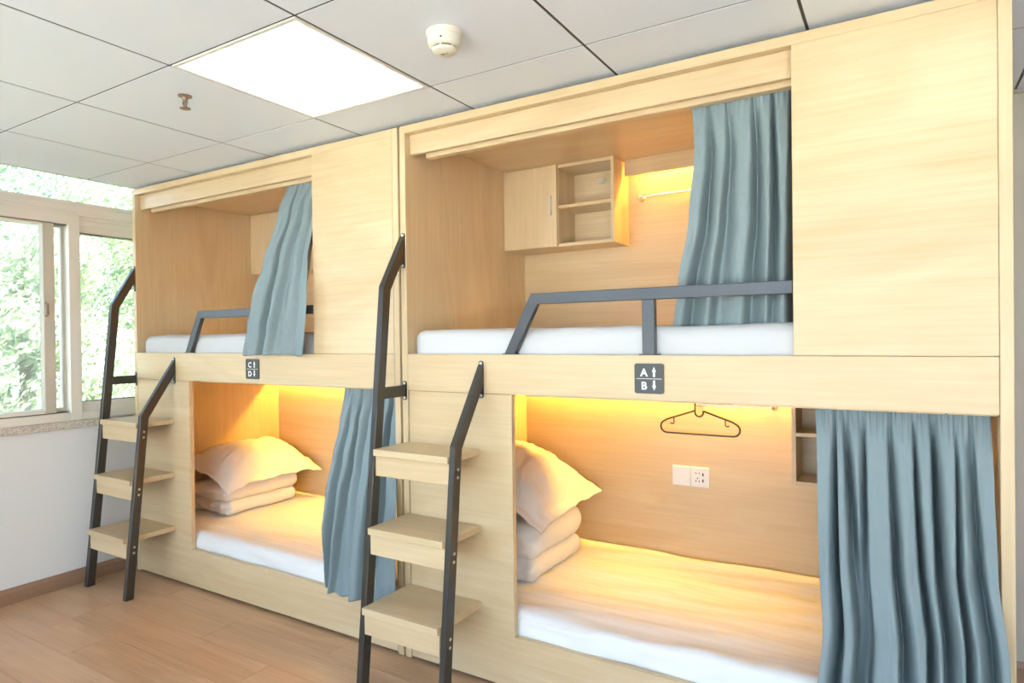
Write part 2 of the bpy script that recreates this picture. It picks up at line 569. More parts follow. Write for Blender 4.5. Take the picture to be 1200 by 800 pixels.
# sliding bay between the mullions
wbox('head_rail', -1.27, -0.290, 1.990, 2.046)
wbox('bottom_rail', -1.27, -0.290, 0.903, 0.948)
wbox('gasket', -1.27, -0.290, 0.948, 0.954, -0.09, -0.03, 'pvc_grey', 0)
wbox('gasket', -1.27, -0.290, 1.984, 1.990, -0.09, -0.03, 'pvc_grey', 0)
def sash(y0, y1, x0, x1, xp, sw, mat):
    wbox('sash_stile', y0, y0 + sw, 0.954, 1.984, x0, x1, mat)
    wbox('sash_stile', y1 - sw, y1, 0.954, 1.984, x0, x1, mat)
    wbox('sash_rail', y0 + sw, y1 - sw, 0.954, 0.975, x0, x1)
    wbox('sash_rail', y0 + sw, y1 - sw, 1.974, 1.984, x0, x1)
    wbox('pane', y0 + sw - 0.004, y1 - sw + 0.004, 0.97, 1.978, xp - 0.003, xp + 0.003, 'glass', 0)
sash(-1.27, -0.358, -0.066, -0.018, -0.060, 0.055, 'pvc_taupe')
sash(-0.86, -0.252, -0.108, -0.072, -0.090, 0.050, 'pvc')
MB().tube([(-0.014, -0.405, 1.55), (0.004, -0.405, 1.545), (0.006, -0.405, 1.49), (-0.014, -0.405, 1.48)], 0.007).build('latch', M['brass'], win, 40)
# fixed bay beside the bunk
wbox('head_rail', -0.232, WY1 - 0.05, 1.955, 2.046, -0.10, -0.028)
MB().box(-0.10, -0.020, -0.232, WY1 - 0.05, 1.992, 2.024, 0.003).build('bead', M['pvc'], win)
wbox('bottom_rail', -0.232, WY1 - 0.05, 0.903, 1.000, -0.10, -0.028)
MB().box(-0.10, -0.018, -0.232, WY1 - 0.05, 0.903, 0.945, 0.003).build('bead', M['pvc'], win)
wbox('gasket', -0.232, WY1 - 0.05, 1.948, 1.955, -0.085, -0.040, 'pvc_grey', 0)
wbox('gasket', -0.232, WY1 - 0.05, 1.000, 1.004, -0.085, -0.040, 'pvc_grey', 0)
wbox('pane', -0.232, WY1 - 0.05, 1.0, 1.955, -0.066, -0.060, 'glass', 0)
wbox('pane', WY0 + 0.05, -1.33, 0.95, 2.046, -0.066, -0.060, 'glass', 0)
wbox('bottom_rail', WY0 + 0.05, -1.33, 0.903, 0.95)
wbox('pane', -1.27, WY1 - 0.05, 2.12, 2.50, -0.066, -0.060, 'glass', 0)
wbox('pane', WY0 + 0.05, -1.33, 2.12, 2.50, -0.066, -0.060, 'glass', 0)

# ------------------------------------------------------------------ ceiling lamps and fittings
def ceiling_light(cell, label):
    x, y = GX + 0.6 * cell[0] + 0.3, GY - 0.3 + 0.6 * cell[1]
    t = thing('ceiling_light', (x, y, HC), label, 'ceiling light', 'square panel lamps in the tiled ceiling')
    f = MB()
    h = 0.296
    for a in (-1, 1):
        f.box(a * h if a < 0 else h - 0.014, -h + 0.014 if a < 0 else h, -h, h, -0.003, 0.0038, 0.001)
        f.box(-h + 0.014, h - 0.014, a * h if a < 0 else h - 0.014, -h + 0.014 if a < 0 else h, -0.003, 0.0038, 0.001)
    f.build('frame', M['plastic'], t)
    MB().box(-h + 0.013, h - 0.013, -h + 0.013, h - 0.013, -0.001, 0.0035, 0).build('diffuser', M['lamp'], t)
    return t
ceiling_light((1, 0), 'square white panel lamp glowing in the ceiling above the left bunk')
ceiling_light((4, 0), 'square white panel lamp in the ceiling before the right bunk')
for c, w in zip(lamp_cells[2:], ('past the right end of the bunks, unseen, added as fill', 'behind the camera above the aisle', 'behind the camera on the right, unseen, added as fill', 'in the far right corner of the room, unseen, added as fill', 'behind the camera beside the left window, unseen, added as fill')):  # all but the aisle lamp are unseen extras added to brighten the room
    ceiling_light(c, 'square white panel lamp in the ceiling ' + w)

t = thing('smoke_detector', (2.683, -0.531, HC), 'round ivory smoke detector on the ceiling tile right of the lit lamp', 'smoke detector')
MB().lathe([(0.001, 0), (0.053, 0), (0.053, -0.010), (0.051, -0.013)], n=40).build('base', M['ivory'], t, 40)
MB().lathe([(0.049, -0.012), (0.0485, -0.033), (0.046, -0.040), (0.040, -0.044), (0.036, -0.045)], n=40).build('housing', M['ivory'], t, 40)
MB().lathe([(0.034, -0.042), (0.034, -0.050)], n=40).build('vent_slot', M['black'], t, 40)
for k in range(6):
    a = k * math.pi / 3 + 0.3
    MB().box(-0.003, 0.003, 0.030, 0.0365, -0.052, -0.043, 0.0005).build('rib', M['ivory'], t).rotation_euler = (0, 0, a)
MB().lathe([(0.036, -0.049), (0.035, -0.056), (0.030, -0.060), (0.001, -0.0615)], n=40).build('cap', M['ivory'], t, 40)
mk = MB()
mk.tube([(-0.012, -0.004, -0.0614), (-0.002, 0.006, -0.0617), (0.004, -0.004, -0.0617)], 0.0009, 6)
mk.tube([(-0.012, 0.006, -0.0614), (-0.003, -0.003, -0.0617)], 0.0009, 6)
mk.tube([(0.006, 0.006, -0.0616), (0.012, -0.004, -0.0614)], 0.0009, 6)
mk.build('engraved_mark', M['brass'], t)
MB().lathe([(0.0025, -0.030), (0.0025, -0.0330), (0.001, -0.034)], 0.02, -0.044, 10).build('indicator_light', M['black'], t)

t = thing('sprinkler_head', (1.590, -0.655, HC), 'small brass sprinkler head hanging from a plain ceiling tile', 'sprinkler')
MB().lathe([(0.024, 0.0), (0.024, -0.003), (0.012, -0.007), (0.009, -0.014)], n=20).build('escutcheon', M['brass'], t, 40)
MB().tube([(0.007, 0, -0.012), (0.012, 0, -0.025), (0.004, 0, -0.040), (0, 0, -0.043), (-0.004, 0, -0.040), (-0.012, 0, -0.025), (-0.007, 0, -0.012)], 0.003, 8).build('yoke', M['brass'], t, 40)
MB().lathe([(0.003, -0.012), (0.003, -0.040)], n=8).build('bulb', M['brass'], t, 40)
MB().lathe([(0.004, -0.040), (0.019, -0.045), (0.019, -0.047), (0.004, -0.047)], n=16).build('deflector', M['brass'], t, 40)

# ------------------------------------------------------------------ bunk beds
def make_bunk():
    t = thing('bunk_bed', (X_B, 0, 0), 'enclosed maple bunk bed on the right, nearer the camera, with black A B plaque', 'bunk bed', 'two built-in maple bunk beds')
    S = 0.030
    P = lambda name, mb, mat='wood_x': mb.build(name, M[mat], t)
    side = MB().box(0, S, 0, 1.0, 0.004, HT, 0.0015); P('side_panel', side, 'wood_z')
    side = MB().box(BW - S, BW, 0, 1.0, 0.004, HT, 0.0015); P('side_panel', side, 'wood_z')
    P('top_panel', MB().box(S, BW - S, 0, 1.0, 2.187, HT, 0.0015))
    P('back_panel', MB().box(S, BW - S, 0.985, 1.0, 0.004, 2.187, 0))
    P('header_board', MB().box(S, 1.513, 0.032, 0.050, 2.104, 2.187, 0.0015))
    P('curtain_track', MB().box(0.092, BW - S, 0.060, 0.095, 2.088, 2.112, 0.002))
    P('front_panel', MB().box(1.5125, BW - S - 0.001, 0, 0.020, ZT + 0.0006, 2.1866, 0.001))
    P('rail_board', MB().box(S + 0.001, BW - S - 0.001, 0, 0.025, ZB, ZT - 0.0006, 0.0015))
    ow = 0.534
    P('lower_front_panel', MB().prism([(S + 0.006, 0.014), (BW - S - 0.001, 0.014), (BW - S - 0.001, 0.208), (ow, 0.208), (ow, ZB - 0.0015), (S + 0.006, ZB - 0.0015)], 'y', 0.0, 0.026, 0.0012))
    P('upper_deck', MB().box(S, BW - S, 0.0255, 0.985, 1.124, 1.145, 0.001))
    P('lower_deck', MB().box(S, BW - S, 0.026, 0.985, 0.135, 0.165, 0.001))
    P('lower_track', MB().box(0.56, BW - S, 0.053, 0.071, 1.112, 1.1235, 0.001))
    P('light_valance', MB().box(0.645, BW - S, 0.893, 0.908, 2.110, 2.187, 0.001))
    P('light_valance', MB().box(S, BW - S, 0.893, 0.908, 1.060, 1.1235, 0.001))
    g = MB()
    g.prism([(0.503, ZT), (0.549, ZT), (0.649, 1.456), (1.511, 1.456), (1.511, 1.496), (0.620, 1.496)], 'y', 0.001, 0.024, 0.002)
    rail = g.build('guard_rail', M['metal'], t)
    MB().box(1.046, 1.090, 0.001, 0.024, ZT, 1.4565, 0.002).build('post', M['metal'], rail)
    MB().box(0.495, 0.559, -0.0005, 0.0250, ZT - 0.0004, ZT + 0.003, 0.001).build('foot_plate', M['metal'], rail)
    MB().box(1.034, 1.102, -0.0005, 0.0250, ZT - 0.0004, ZT + 0.003, 0.001).build('foot_plate', M['metal'], rail)
    return t
bunkB = make_bunk()
bunkA = copy_tree(bunkB)
bunkA.location = (X_A, 0, 0)
bunkA['label'] = 'enclosed maple bunk bed on the left, beside the window, with black C D plaque'

# warm strips behind the valances
def led(x0, x1, y, z, label):
    t = thing('light_strip', ((x0 + x1) / 2, y, z), label, 'light strip', 'warm light strips inside the bunks')
    h = (x1 - x0) / 2
    MB().box(-h, h, -0.012, 0.012, 0.004, 0.010, 0).build('channel', M['plastic'], t)
    MB().box(-h, h, -0.008, 0.008, -0.002, 0.004, 0).build('diffuser', M['led'], t)
    return t
for X, nm in ((X_A, 'left'), (X_B, 'right')):
    led(X + 0.72, X + 1.95, 0.955, 2.172, 'warm light strip glowing behind the valance of the upper %s bunk' % nm)
    led(X + 0.06, X + 1.95, 0.955, 1.110, 'warm light strip glowing under the deck of the lower %s bunk' % nm)

# ------------------------------------------------------------------ ladders
def rail_front(z): return -0.288 + 0.100 * z
def make_ladder():
    t = thing('bunk_ladder', (X_B, 0, 0), 'black steel ladder with three maple steps fixed to the right bunk, nearer the camera', 'ladder', 'step ladders on the bunk fronts')
    D = 0.044
    def rail(x0, x1, zb, ye, ze):
        # side outline in (y, z): up the lean, then bent in to the bunk
        yb = rail_front(zb)
        import math as m_
        lean = Vector((rail_front(1) - rail_front(0), 1.0)).normalized()
        top = Vector((-0.004, ze)) ; d2 = (Vector((-0.004, ze)) - Vector((yb, zb))).normalized()
        n1 = Vector((lean[1], -lean[0])) * D; n2 = Vector((d2[1], -d2[0])) * D
        # intersection of inner lines
        A = Vector((rail_front(0), 0)) + n1; B = Vector((yb, zb)) + n2
        # A + s*lean = B + r*d2
        det = lean[0] * (-d2[1]) + d2[0] * lean[1]
        rx, rz = B[0] - A[0], B[1] - A[1]
        s = (rx * (-d2[1]) + d2[0] * rz) / det
        I = A + lean * s
        # inner end on the plane y = -0.004
        k = (-0.004 - I[0]) / d2[0]
        E = I + d2 * k
        k0 = (0.001 - A[1]) / lean[1]
        A0 = A + lean * k0
        pts = [(rail_front(0.001), 0.001), (yb, zb), (top[0], top[1]), (E[0], E[1]), (I[0], I[1]), (A0[0], A0[1])]
        return MB().prism(pts, 'x', x0, x1, 0.0025)
    r1 = rail(-0.002, 0.026, 1.545, 0, 1.765).build('ladder_rail', M['metal_dark'], t)
    r2 = rail(0.387, 0.413, 0.945, 0, 1.236).build('ladder_rail', M['metal_dark'], t)
    def plate(x, z0, z1):
        w = 0.010; c = x
        pts = []
        for k in range(9):
            a = math.pi * k / 8; pts.append((c + w * math.cos(a), z1 - w + w * math.sin(a)))
        for k in range(9):
            a = math.pi + math.pi * k / 8; pts.append((c + w * math.cos(a), z0 + w + w * math.sin(a)))
        o = MB().prism(pts, 'y', -0.005, -0.0005, 0.0).build('bracket', M['metal_dark'], t)
        for z in (z0 + 0.010, z1 - 0.010):
            MB().lathe([(0.006, -0.005), (0.006, -0.0065), (0.003, -0.0085)], c, z, 12, 'y').build('screw', M['zinc'], o, 40)
    plate(0.0155, 1.628, 1.775); plate(0.400, 1.103, 1.247); plate(0.0155, 1.080, 1.160)
    yb = rail_front(1.12) + 0.03
    MB().box(0.001, 0.024, yb, -0.004, 1.096, 1.142, 0.002).build('cross_bar', M['metal_dark'], t)
    for z, yf in ((0.907, -0.207), (0.610, -0.242), (0.315, -0.279)):
        tr = MB().box(0.0265, 0.3865, yf, -0.0005, z - 0.026, z, 0.0015).build('tread', M['wood_x'], t)
        MB().box(0.0268, 0.3862, yf + 0.013, yf + 0.031, z - 0.105, z - 0.026, 0.0015).build('apron', M['wood_x'], tr)
        MB().box(0.325, 0.352, -0.030, -0.001, z - 0.034, z - 0.0265, 0.001).build('angle_bracket', M['brass'], tr)
        for dz in (0.046, 0.075):
            zz = z - dz
            MB().lathe([(0.0062, 0.4125), (0.0062, 0.4145), (0.003, 0.0165 + 0.399)], rail_front(zz) + 0.024, zz, 12, 'x').build('bolt', M['zinc'], r2, 40)
    return t
ladB = make_ladder()
ladA = copy_tree(ladB)
ladA.location = (X_A + 0.002, 0, 0)
ladA['label'] = 'black steel ladder with three maple steps fixed to the left bunk beside the window'

# ------------------------------------------------------------------ wall cabinets inside the bunks
def make_cabinet(loc, label, flip=False, z0=0.0, w1=0.308, w2=0.293, H=0.405, D=0.194, shelf=0.205):
    """door bay w1, open bay w2, flip puts the open bay on the left"""
    t = thing('wall_cabinet', loc, label, 'cabinet', 'small maple wall cabinets')
    T = 0.016; Wd = w1 + w2
    fx = (lambda a, b_: (Wd - b_, Wd - a)) if flip else (lambda a, b_: (a, b_))
    def bx(name, a, b_, y0, y1, za, zb, mat='wood_x', parent=t, bev=0.001):
        a, b_ = fx(a, b_)
        return MB().box(a, b_, y0, y1, za, zb, bev).build(name, M[mat], parent)
    bx('side', 0, T, 0.0, D, 0, H, 'wood_z'); bx('side', Wd - T, Wd, 0, D, 0, H, 'wood_z')
    bx('divider', w1 - T, w1, 0.0, D, T, H - T, 'wood_z')
    bx('bottom', T, Wd - T, 0, D, 0, T); bx('top', T, Wd - T, 0, D, H - T, H)
    bx('back', T, Wd - T, D - 0.008, D, T, H - T)
    bx('shelf', w1, Wd - T, 0.004, D - 0.008, shelf - T, shelf)
    d = bx('door', 0.001, w1 - 0.002, -0.018, -0.001, 0.001, H - 0.001, 'wood_z')
    a, b_ = fx(w1 - 0.040, w1 - 0.028)
    hd = MB()
    hd.box(a, b_, -0.032, -0.027, 0.155, 0.255, 0.001)
    hd.box(a + 0.002, b_ - 0.002, -0.028, -0.017, 0.160, 0.168, 0); hd.box(a + 0.002, b_ - 0.002, -0.028, -0.017, 0.242, 0.250, 0)
    hd.build('handle', M['satin'], d)
    a, b_ = fx(w1 + 0.135, w1 + 0.175)
    hb = MB().box(a, b_, D - 0.016, D - 0.008, H - 0.075, H - 0.050, 0.001)
    hb.box(a + 0.006, b_ - 0.010, D - 0.024, D - 0.016, H - 0.080, H - 0.066, 0.001)
    hb.build('hanging_bracket', M['zinc'], t)
    return t
cab = make_cabinet((X_B + 0.0305, 0.7905, 1.7815), 'maple wall cabinet with door and two open shelves, upper right bunk')
c2 = copy_tree(cab); c2.location = (X_A + 0.0305, 0.7905, 1.7815)
c2['label'] = 'maple wall cabinet in the upper left bunk, half behind the curtain'
make_cabinet((X_B + 1.3985, 0.7905, 0.716), 'maple open-shelf cabinet beside the curtain in the lower right bunk', flip=True, H=0.368, shelf=0.215)

# chrome hanging rails on the back panels
def hanging_rail(x0, x1, z, label):
    t = thing('hanging_rail', ((x0 + x1) / 2, 0.985, z), label, 'clothes rail', 'short chrome clothes rails in the bunks')
    h = (x1 - x0) / 2
    MB().tube([(-h, -0.055, 0), (h, -0.055, 0)], 0.006, 12).build('rod', M['chrome'], t, 40)
    for sx in (-1, 1):
        MB().lathe([(0.019, -0.0005), (0.019, -0.004), (0.012, -0.010), (0.007, -0.016), (0.007, -0.046), (0.011, -0.050), (0.012, -0.056), (0.009, -0.063), (0.002, -0.066)], sx * h, 0, 18, 'y').build('bracket', M['chrome'], t, 50)
    return t
hanging_rail(X_B + 0.705, X_B + 1.03, 2.008, 'chrome clothes rail on the back of the upper right bunk')
hanging_rail(X_B + 0.982, X_B + 1.303, 1.014, 'chrome clothes rail holding the hanger in the lower right bunk')

# coat hanger, drawn as one bent rod in its own plane
t = thing('coat_hanger', (3.025, 0.930, 0.876), 'thin dark brown plastic coat hanger on the rail above the sockets', 'hanger')
pts = [(-0.020, 0.100)]
ns = 10
def arc(cx, cz, r, a0, a1, n=8):
    return [(cx + r * math.cos(math.radians(a0 + (a1 - a0) * k / n)), cz + r * math.sin(math.radians(a0 + (a1 - a0) * k / n))) for k in range(n + 1)]
loop = [(-0.019, 0.110), (-0.034, 0.104), (-0.150, 0.064)] + arc(-0.153, 0.029, 0.029, 110, 270) + [(-0.08, -0.0005), (0.08, -0.0005)] + arc(0.153, 0.029, 0.029, -90, 70) + [(0.150, 0.064), (0.030, 0.105), (0.020, 0.108)] + arc(0.0, 0.101, 0.019, 20, -180) + [(-0.019, 0.108)]
MB().tube([(x, 0, z) for x, z in loop], 0.0045, 8).build('frame', M['hanger'], t, 60)
hook = [(-0.019, 0.104), (-0.019, 0.128)] + arc(0.0, 0.1500, 0.0200, 180, 0, 12)[0:12] 
hook = [(-0.019, 0.100), (-0.019, 0.140)] + arc(0.0005, 0.1440, 0.0195, 170, -20, 12)
MB().tube([(x, 0, z) for x, z in hook], 0.0040, 8).build('hook', M['hanger'], t, 60)
for sx in (-1, 1):
    x0 = sx * 0.118
    k = [(x0 , 0.074), (x0, 0.052)] + arc(x0 - 0.009 * (1 if sx < 0 else -1), 0.052, 0.009, 0 if sx < 0 else 180, -150 if sx < 0 else 330, 8)
    MB().tube([(x, 0, z) for x, z in k], 0.0032, 6).build('strap_hook', M['hanger'], t, 60)

# sockets
t = thing('wall_socket', (2.882, 0.985, 0.618), 'white double plate, blank cover and five-hole socket, under the hanger', 'socket')
p1 = MB().box(0.0, 0.086, -0.008, -0.0005, 0.002, 0.096, 0.002, 2).build('blank_plate', M['plastic'], t)
MB().box(0.006, 0.080, -0.0095, -0.0075, 0.008, 0.090, 0.001).build('cover', M['plastic'], p1)
p2 = MB().box(0.0875, 0.1735, -0.008, -0.0005, 0.002, 0.096, 0.002, 2).build('socket_plate', M['plastic'], t)
MB().box(0.0935, 0.1675, -0.0095, -0.0075, 0.008, 0.090, 0.001).build('cover', M['plastic'], p2)
for (x, z, w, h) in ((0.113, 0.067, 0.004, 0.006), (0.128, 0.067, 0.004, 0.006), (0.1205, 0.043, 0.0035, 0.008), (0.113, 0.030, 0.004, 0.007), (0.128, 0.030, 0.004, 0.007)):
    MB().box(x - w / 2, x + w / 2, -0.0100, -0.0094, z - h / 2, z + h / 2, 0).build('hole', M['black'], p2)
for z in (0.062, 0.033):
    MB().box(0.143, 0.149, -0.0100, -0.0094, z - 0.007, z + 0.007, 0).build('usb_port', M['black'], p2)

# plaques
def glyph(s, size, x, z, parent, y=-0.0052):
    cu = bpy.data.curves.new('letter', 'FONT')
    cu.body = s; cu.size = size; cu.extrude = 0.0003; cu.offset = 0.0009
    cu.align_x = 'CENTER'
    o = bpy.data.objects.new('letter', cu); C.objects.link(o)
    dg = bpy.context.evaluated_depsgraph_get()
    me = bpy.data.meshes.new_from_object(o.evaluated_get(dg))
    bpy.data.objects.remove(o)
    for v in me.vertices:
        v.co = Vector((x + v.co.x, y - v.co.z, z + v.co.y))
    me.materials.append(M['print'])
    g = bpy.data.objects.new('letter', me); C.objects.link(g); g.parent = parent
    return g
def plaque(x, a, b_, label):
    t = thing('bunk_sign', (x, 0, 1.194), label, 'sign', 'black letter plaques on the rail boards')
    r, h = 0.008, 0.050
    pts = []
    for cx, cz, a0 in ((h - r, h - r, 0), (-h + r, h - r, 90), (-h + r, -h + r, 180), (h - r, -h + r, 270)):
        pts += arc(cx, cz, r, a0, a0 + 90, 5)
    MB().prism(pts, 'y', -0.0050, -0.0003, 0.0).build('plate', M['sign'], t)
    MB().box(-0.043, 0.043, -0.0056, -0.0049, -0.0015, 0.0005, 0).build('divider_line', M['edge'], t)
    glyph(a, 0.036, -0.017, 0.008, t); glyph(b_, 0.036, -0.017, -0.036, t)
    for sg in (1, -1):
        zc = 0.022 if sg > 0 else -0.022
        s_ = lambda z: zc + sg * z
        pts = [(0.014, s_(-0.016)), (0.021, s_(-0.016)), (0.021, s_(0.001)), (0.0245, s_(0.001)), (0.0175, s_(0.017)), (0.0105, s_(0.001)), (0.014, s_(0.001))]
        MB().prism(pts, 'y', -0.0056, -0.0049, 0.0).build('arrow', M['print'], t)
plaque(X_B + 1.0705, 'A', 'B', 'black plaque with white A and B and arrows on the right bunk')
plaque(X_A + 1.0735, 'C', 'D', 'black plaque with white C and D and arrows on the left bunk')

# ------------------------------------------------------------------ bedding
def mattress(X, z0, z1, y0, mat, label, seed, amp, x0=0.034, front_amp=0.0):
    t = thing('mattress', (X + 1.015, 0.5, z0), label, 'mattress', 'white mattresses in the bunks')
    dx, dy = 1.015, 0.5
    def fn(p):
        q = p.copy()
        w = p + Vector((X * 3, 0, seed))
        if front_amp and p.y < -0.38:
            k = min(1.0, (-0.38 - p.y) / 0.06)
            q.y -= k * front_amp * 0.5 * noise.noise(Vector((w.x * 5, w.z * 22, seed)))
            q.z += k * front_amp * 0.7 * noise.noise(Vector((w.x * 4, 3.1, seed))) * (1 if p.z > (z1 - z0) * 0.5 else 0)
        if p.z > (z1 - z0) * 0.8 and amp:
            d = abs(noise.noise(Vector((w.x * 1.5 + w.y * 2.2, w.y * 7 - w.x * 1.1, seed))))
            q.z += amp * (0.9 - 2.6 * d) * 0.5
        return q
    MB().rbox(x0 - dx, 1.99 - dx, y0 - dy, 0.978 - dy, 0.001, z1 - z0, 0.045, 0.022, 0.004, 6.0, seed, fn).build('sheet', M[mat], t, 179)
    return t
mattress(X_B, 1.146, 1.370, 0.029, 'sheet', 'white mattress on the upper right bunk behind the guard rail', 1.0, 0.006, front_amp=0.006)
mattress(X_A, 1.146, 1.370, 0.029, 'sheet', 'white mattress on the upper left bunk behind the guard rail', 4.0, 0.006, front_amp=0.006)
mattress(X_B, 0.166, 0.290, 0.030, 'stripe', 'white striped mattress in the lower right bunk', 2.0, 0.020, 0.036, 0.034)
mattress(X_A, 0.166, 0.290, 0.030, 'stripe', 'white striped mattress in the lower left bunk', 6.0, 0.009, 0.036, 0.026)

def quilt(X, x1, y0, y1, z0, zm, z1, label, seed):
    t = thing('folded_quilt', (X + 0.24, (y0 + y1) / 2, z0), label, 'quilt', 'folded white quilts')
    hx0, hx1 = 0.045 - 0.24, x1 - 0.24
    hy = (y1 - y0) / 2
    def crump(p):
        q = p.copy()
        if p.y < -hy + 0.10:                   # folded, crumpled short end
            k = (-hy + 0.10 - p.y) / 0.10
            q.y -= 0.020 * k * noise.noise(Vector((p.x * 22, p.z * 30, seed)))
            q.z -= 0.012 * k * (0.5 + noise.noise(Vector((p.x * 9, seed, 1))))
        return q
    for k, (za, zb, dx) in enumerate(((0.002, zm - z0, 0.0), (zm - z0 - 0.006, z1 - z0, 0.012))):
        MB().rbox(hx0, hx1 + dx, -hy - 0.008 * k, hy + 0.006 * k, za, zb, (zb - za) * 0.46, 0.02, 0.007, 9.0, seed + k * 3, crump).build('fold', M['pillow'], t, 179)
    # the turn of the fold at the wall end joins the two layers
    MB().rbox(hx0 - 0.010, hx0 + 0.05, -hy + 0.03, hy - 0.03, 0.01, z1 - z0 - 0.015, 0.025, 0.02, 0.003, 8, seed).build('fold_turn', M['pillow'], t, 179)
    return t
quilt(X_A, 0.425, 0.300, 0.815, 0.292, 0.385, 0.478, 'folded white quilt under the pillow in the lower left bunk', 3.0)
quilt(X_B, 0.462, 0.285, 0.770, 0.292, 0.392, 0.535, 'folded white quilt under the pillow in the lower right bunk', 5.0)

def pillow(loc, label, L, Wd, H, shape, seed):
    """oxford pillow, long axis along y; shape(x, y, z) bends it over what it lies on"""
    t = thing('pillow', loc, label, 'pillow', 'white pillows with flanged edges')
    fl = 0.045
    hx, hy = Wd / 2, L / 2
    def outline(u, v):
        # slightly pinched sides, drawn out corners
        return Vector((u * hx * (1 - 0.05 * (1 - v * v)), v * hy * (1 - 0.05 * (1 - u * u)), 0))
    n, mm = 44, 60
    bm = bmesh.new()
    def surf(sign):
        g = []
        for i in range(n + 1):
            row = []
            for j in range(mm + 1):
                u, v = -1 + 2 * i / n, -1 + 2 * j / mm
                p = outline(u, v)
                iu, iv = abs(u) * hx / (hx - fl), abs(v) * hy / (hy - fl)
                th = 0.0
                if iu < 1 and iv < 1:
                    th = ((1 - iu ** 2.4) * (1 - iv ** 2.6)) ** 0.48
                w = noise.noise(Vector((p.x * 11 + seed, p.y * 8, sign))) * 0.016 + (0.3 - abs(noise.noise(Vector((p.x * 16 + p.y * 7, p.y * 5 - p.x * 9, seed))))) * 0.024 + (0.25 - abs(noise.noise(Vector((p.x * 34 - p.y * 11, p.y * 12 + p.x * 15, seed + 4))))) * 0.010
                z = sign * (H / 2 * th + 0.003) + w * min(1.0, th * 1.6)
                if th == 0.0:
                    z += 0.012 * noise.noise(Vector((p.x * 20, p.y * 20, seed)))
                p.z = z
                row.append(bm.verts.new(shape(p)))
            g.append(row)
        for i in range(n):
            for j in range(mm):
                f = (g[i][j], g[i + 1][j], g[i + 1][j + 1], g[i][j + 1])
                bm.faces.new(f if sign > 0 else f[::-1])
        return g
    a, b_ = surf(1), surf(-1)
    for i in range(n):
        bm.faces.new((a[i][0], b_[i][0], b_[i + 1][0], a[i + 1][0])); bm.faces.new((a[i][mm], a[i + 1][mm], b_[i + 1][mm], b_[i][mm]))
    for j in range(mm):
        bm.faces.new((a[0][j], a[0][j + 1], b_[0][j + 1], b_[0][j])); bm.faces.new((a[n][j], b_[n][j], b_[n][j + 1], a[n][j + 1]))
    bmesh.ops.recalc_face_normals(bm, faces=bm.faces)
    mb = MB(); mb.bm.free(); mb.bm = bm
    mb.build('pillowcase', M['pillow'], t, 179)
    return t
def shape_a(p):
    q = p.copy()
    q.z -= 1.1 * max(0, p.x - 0.04) ** 2              # droops over the near long edge
    q.z -= 1.5 * max(0, -p.y - 0.18) ** 2             # and at the end towards the aisle
    q.z -= 0.8 * max(0, p.y - 0.22) ** 2
    q.z -= p.x * 0.22
    return q
pillow((X_A + 0.275, 0.590, 0.575), 'white flanged pillow on the folded quilt in the lower left bunk', 0.70, 0.47, 0.200, shape_a, 2.0)
def shape_b(p):
    q = p.copy()
    q.z -= p.x * 0.40
    q.z -= 1.0 * max(0, p.x - 0.08) ** 2
    q.z += 0.05 * p.y
    q.z -= 0.7 * max(0, -p.y - 0.16) ** 2
    return q
pillow((X_B + 0.270, 0.575, 0.672), 'white flanged pillow leaning on the folded quilt in the lower right bunk', 0.63, 0.48, 0.20, shape_b, 8.0)

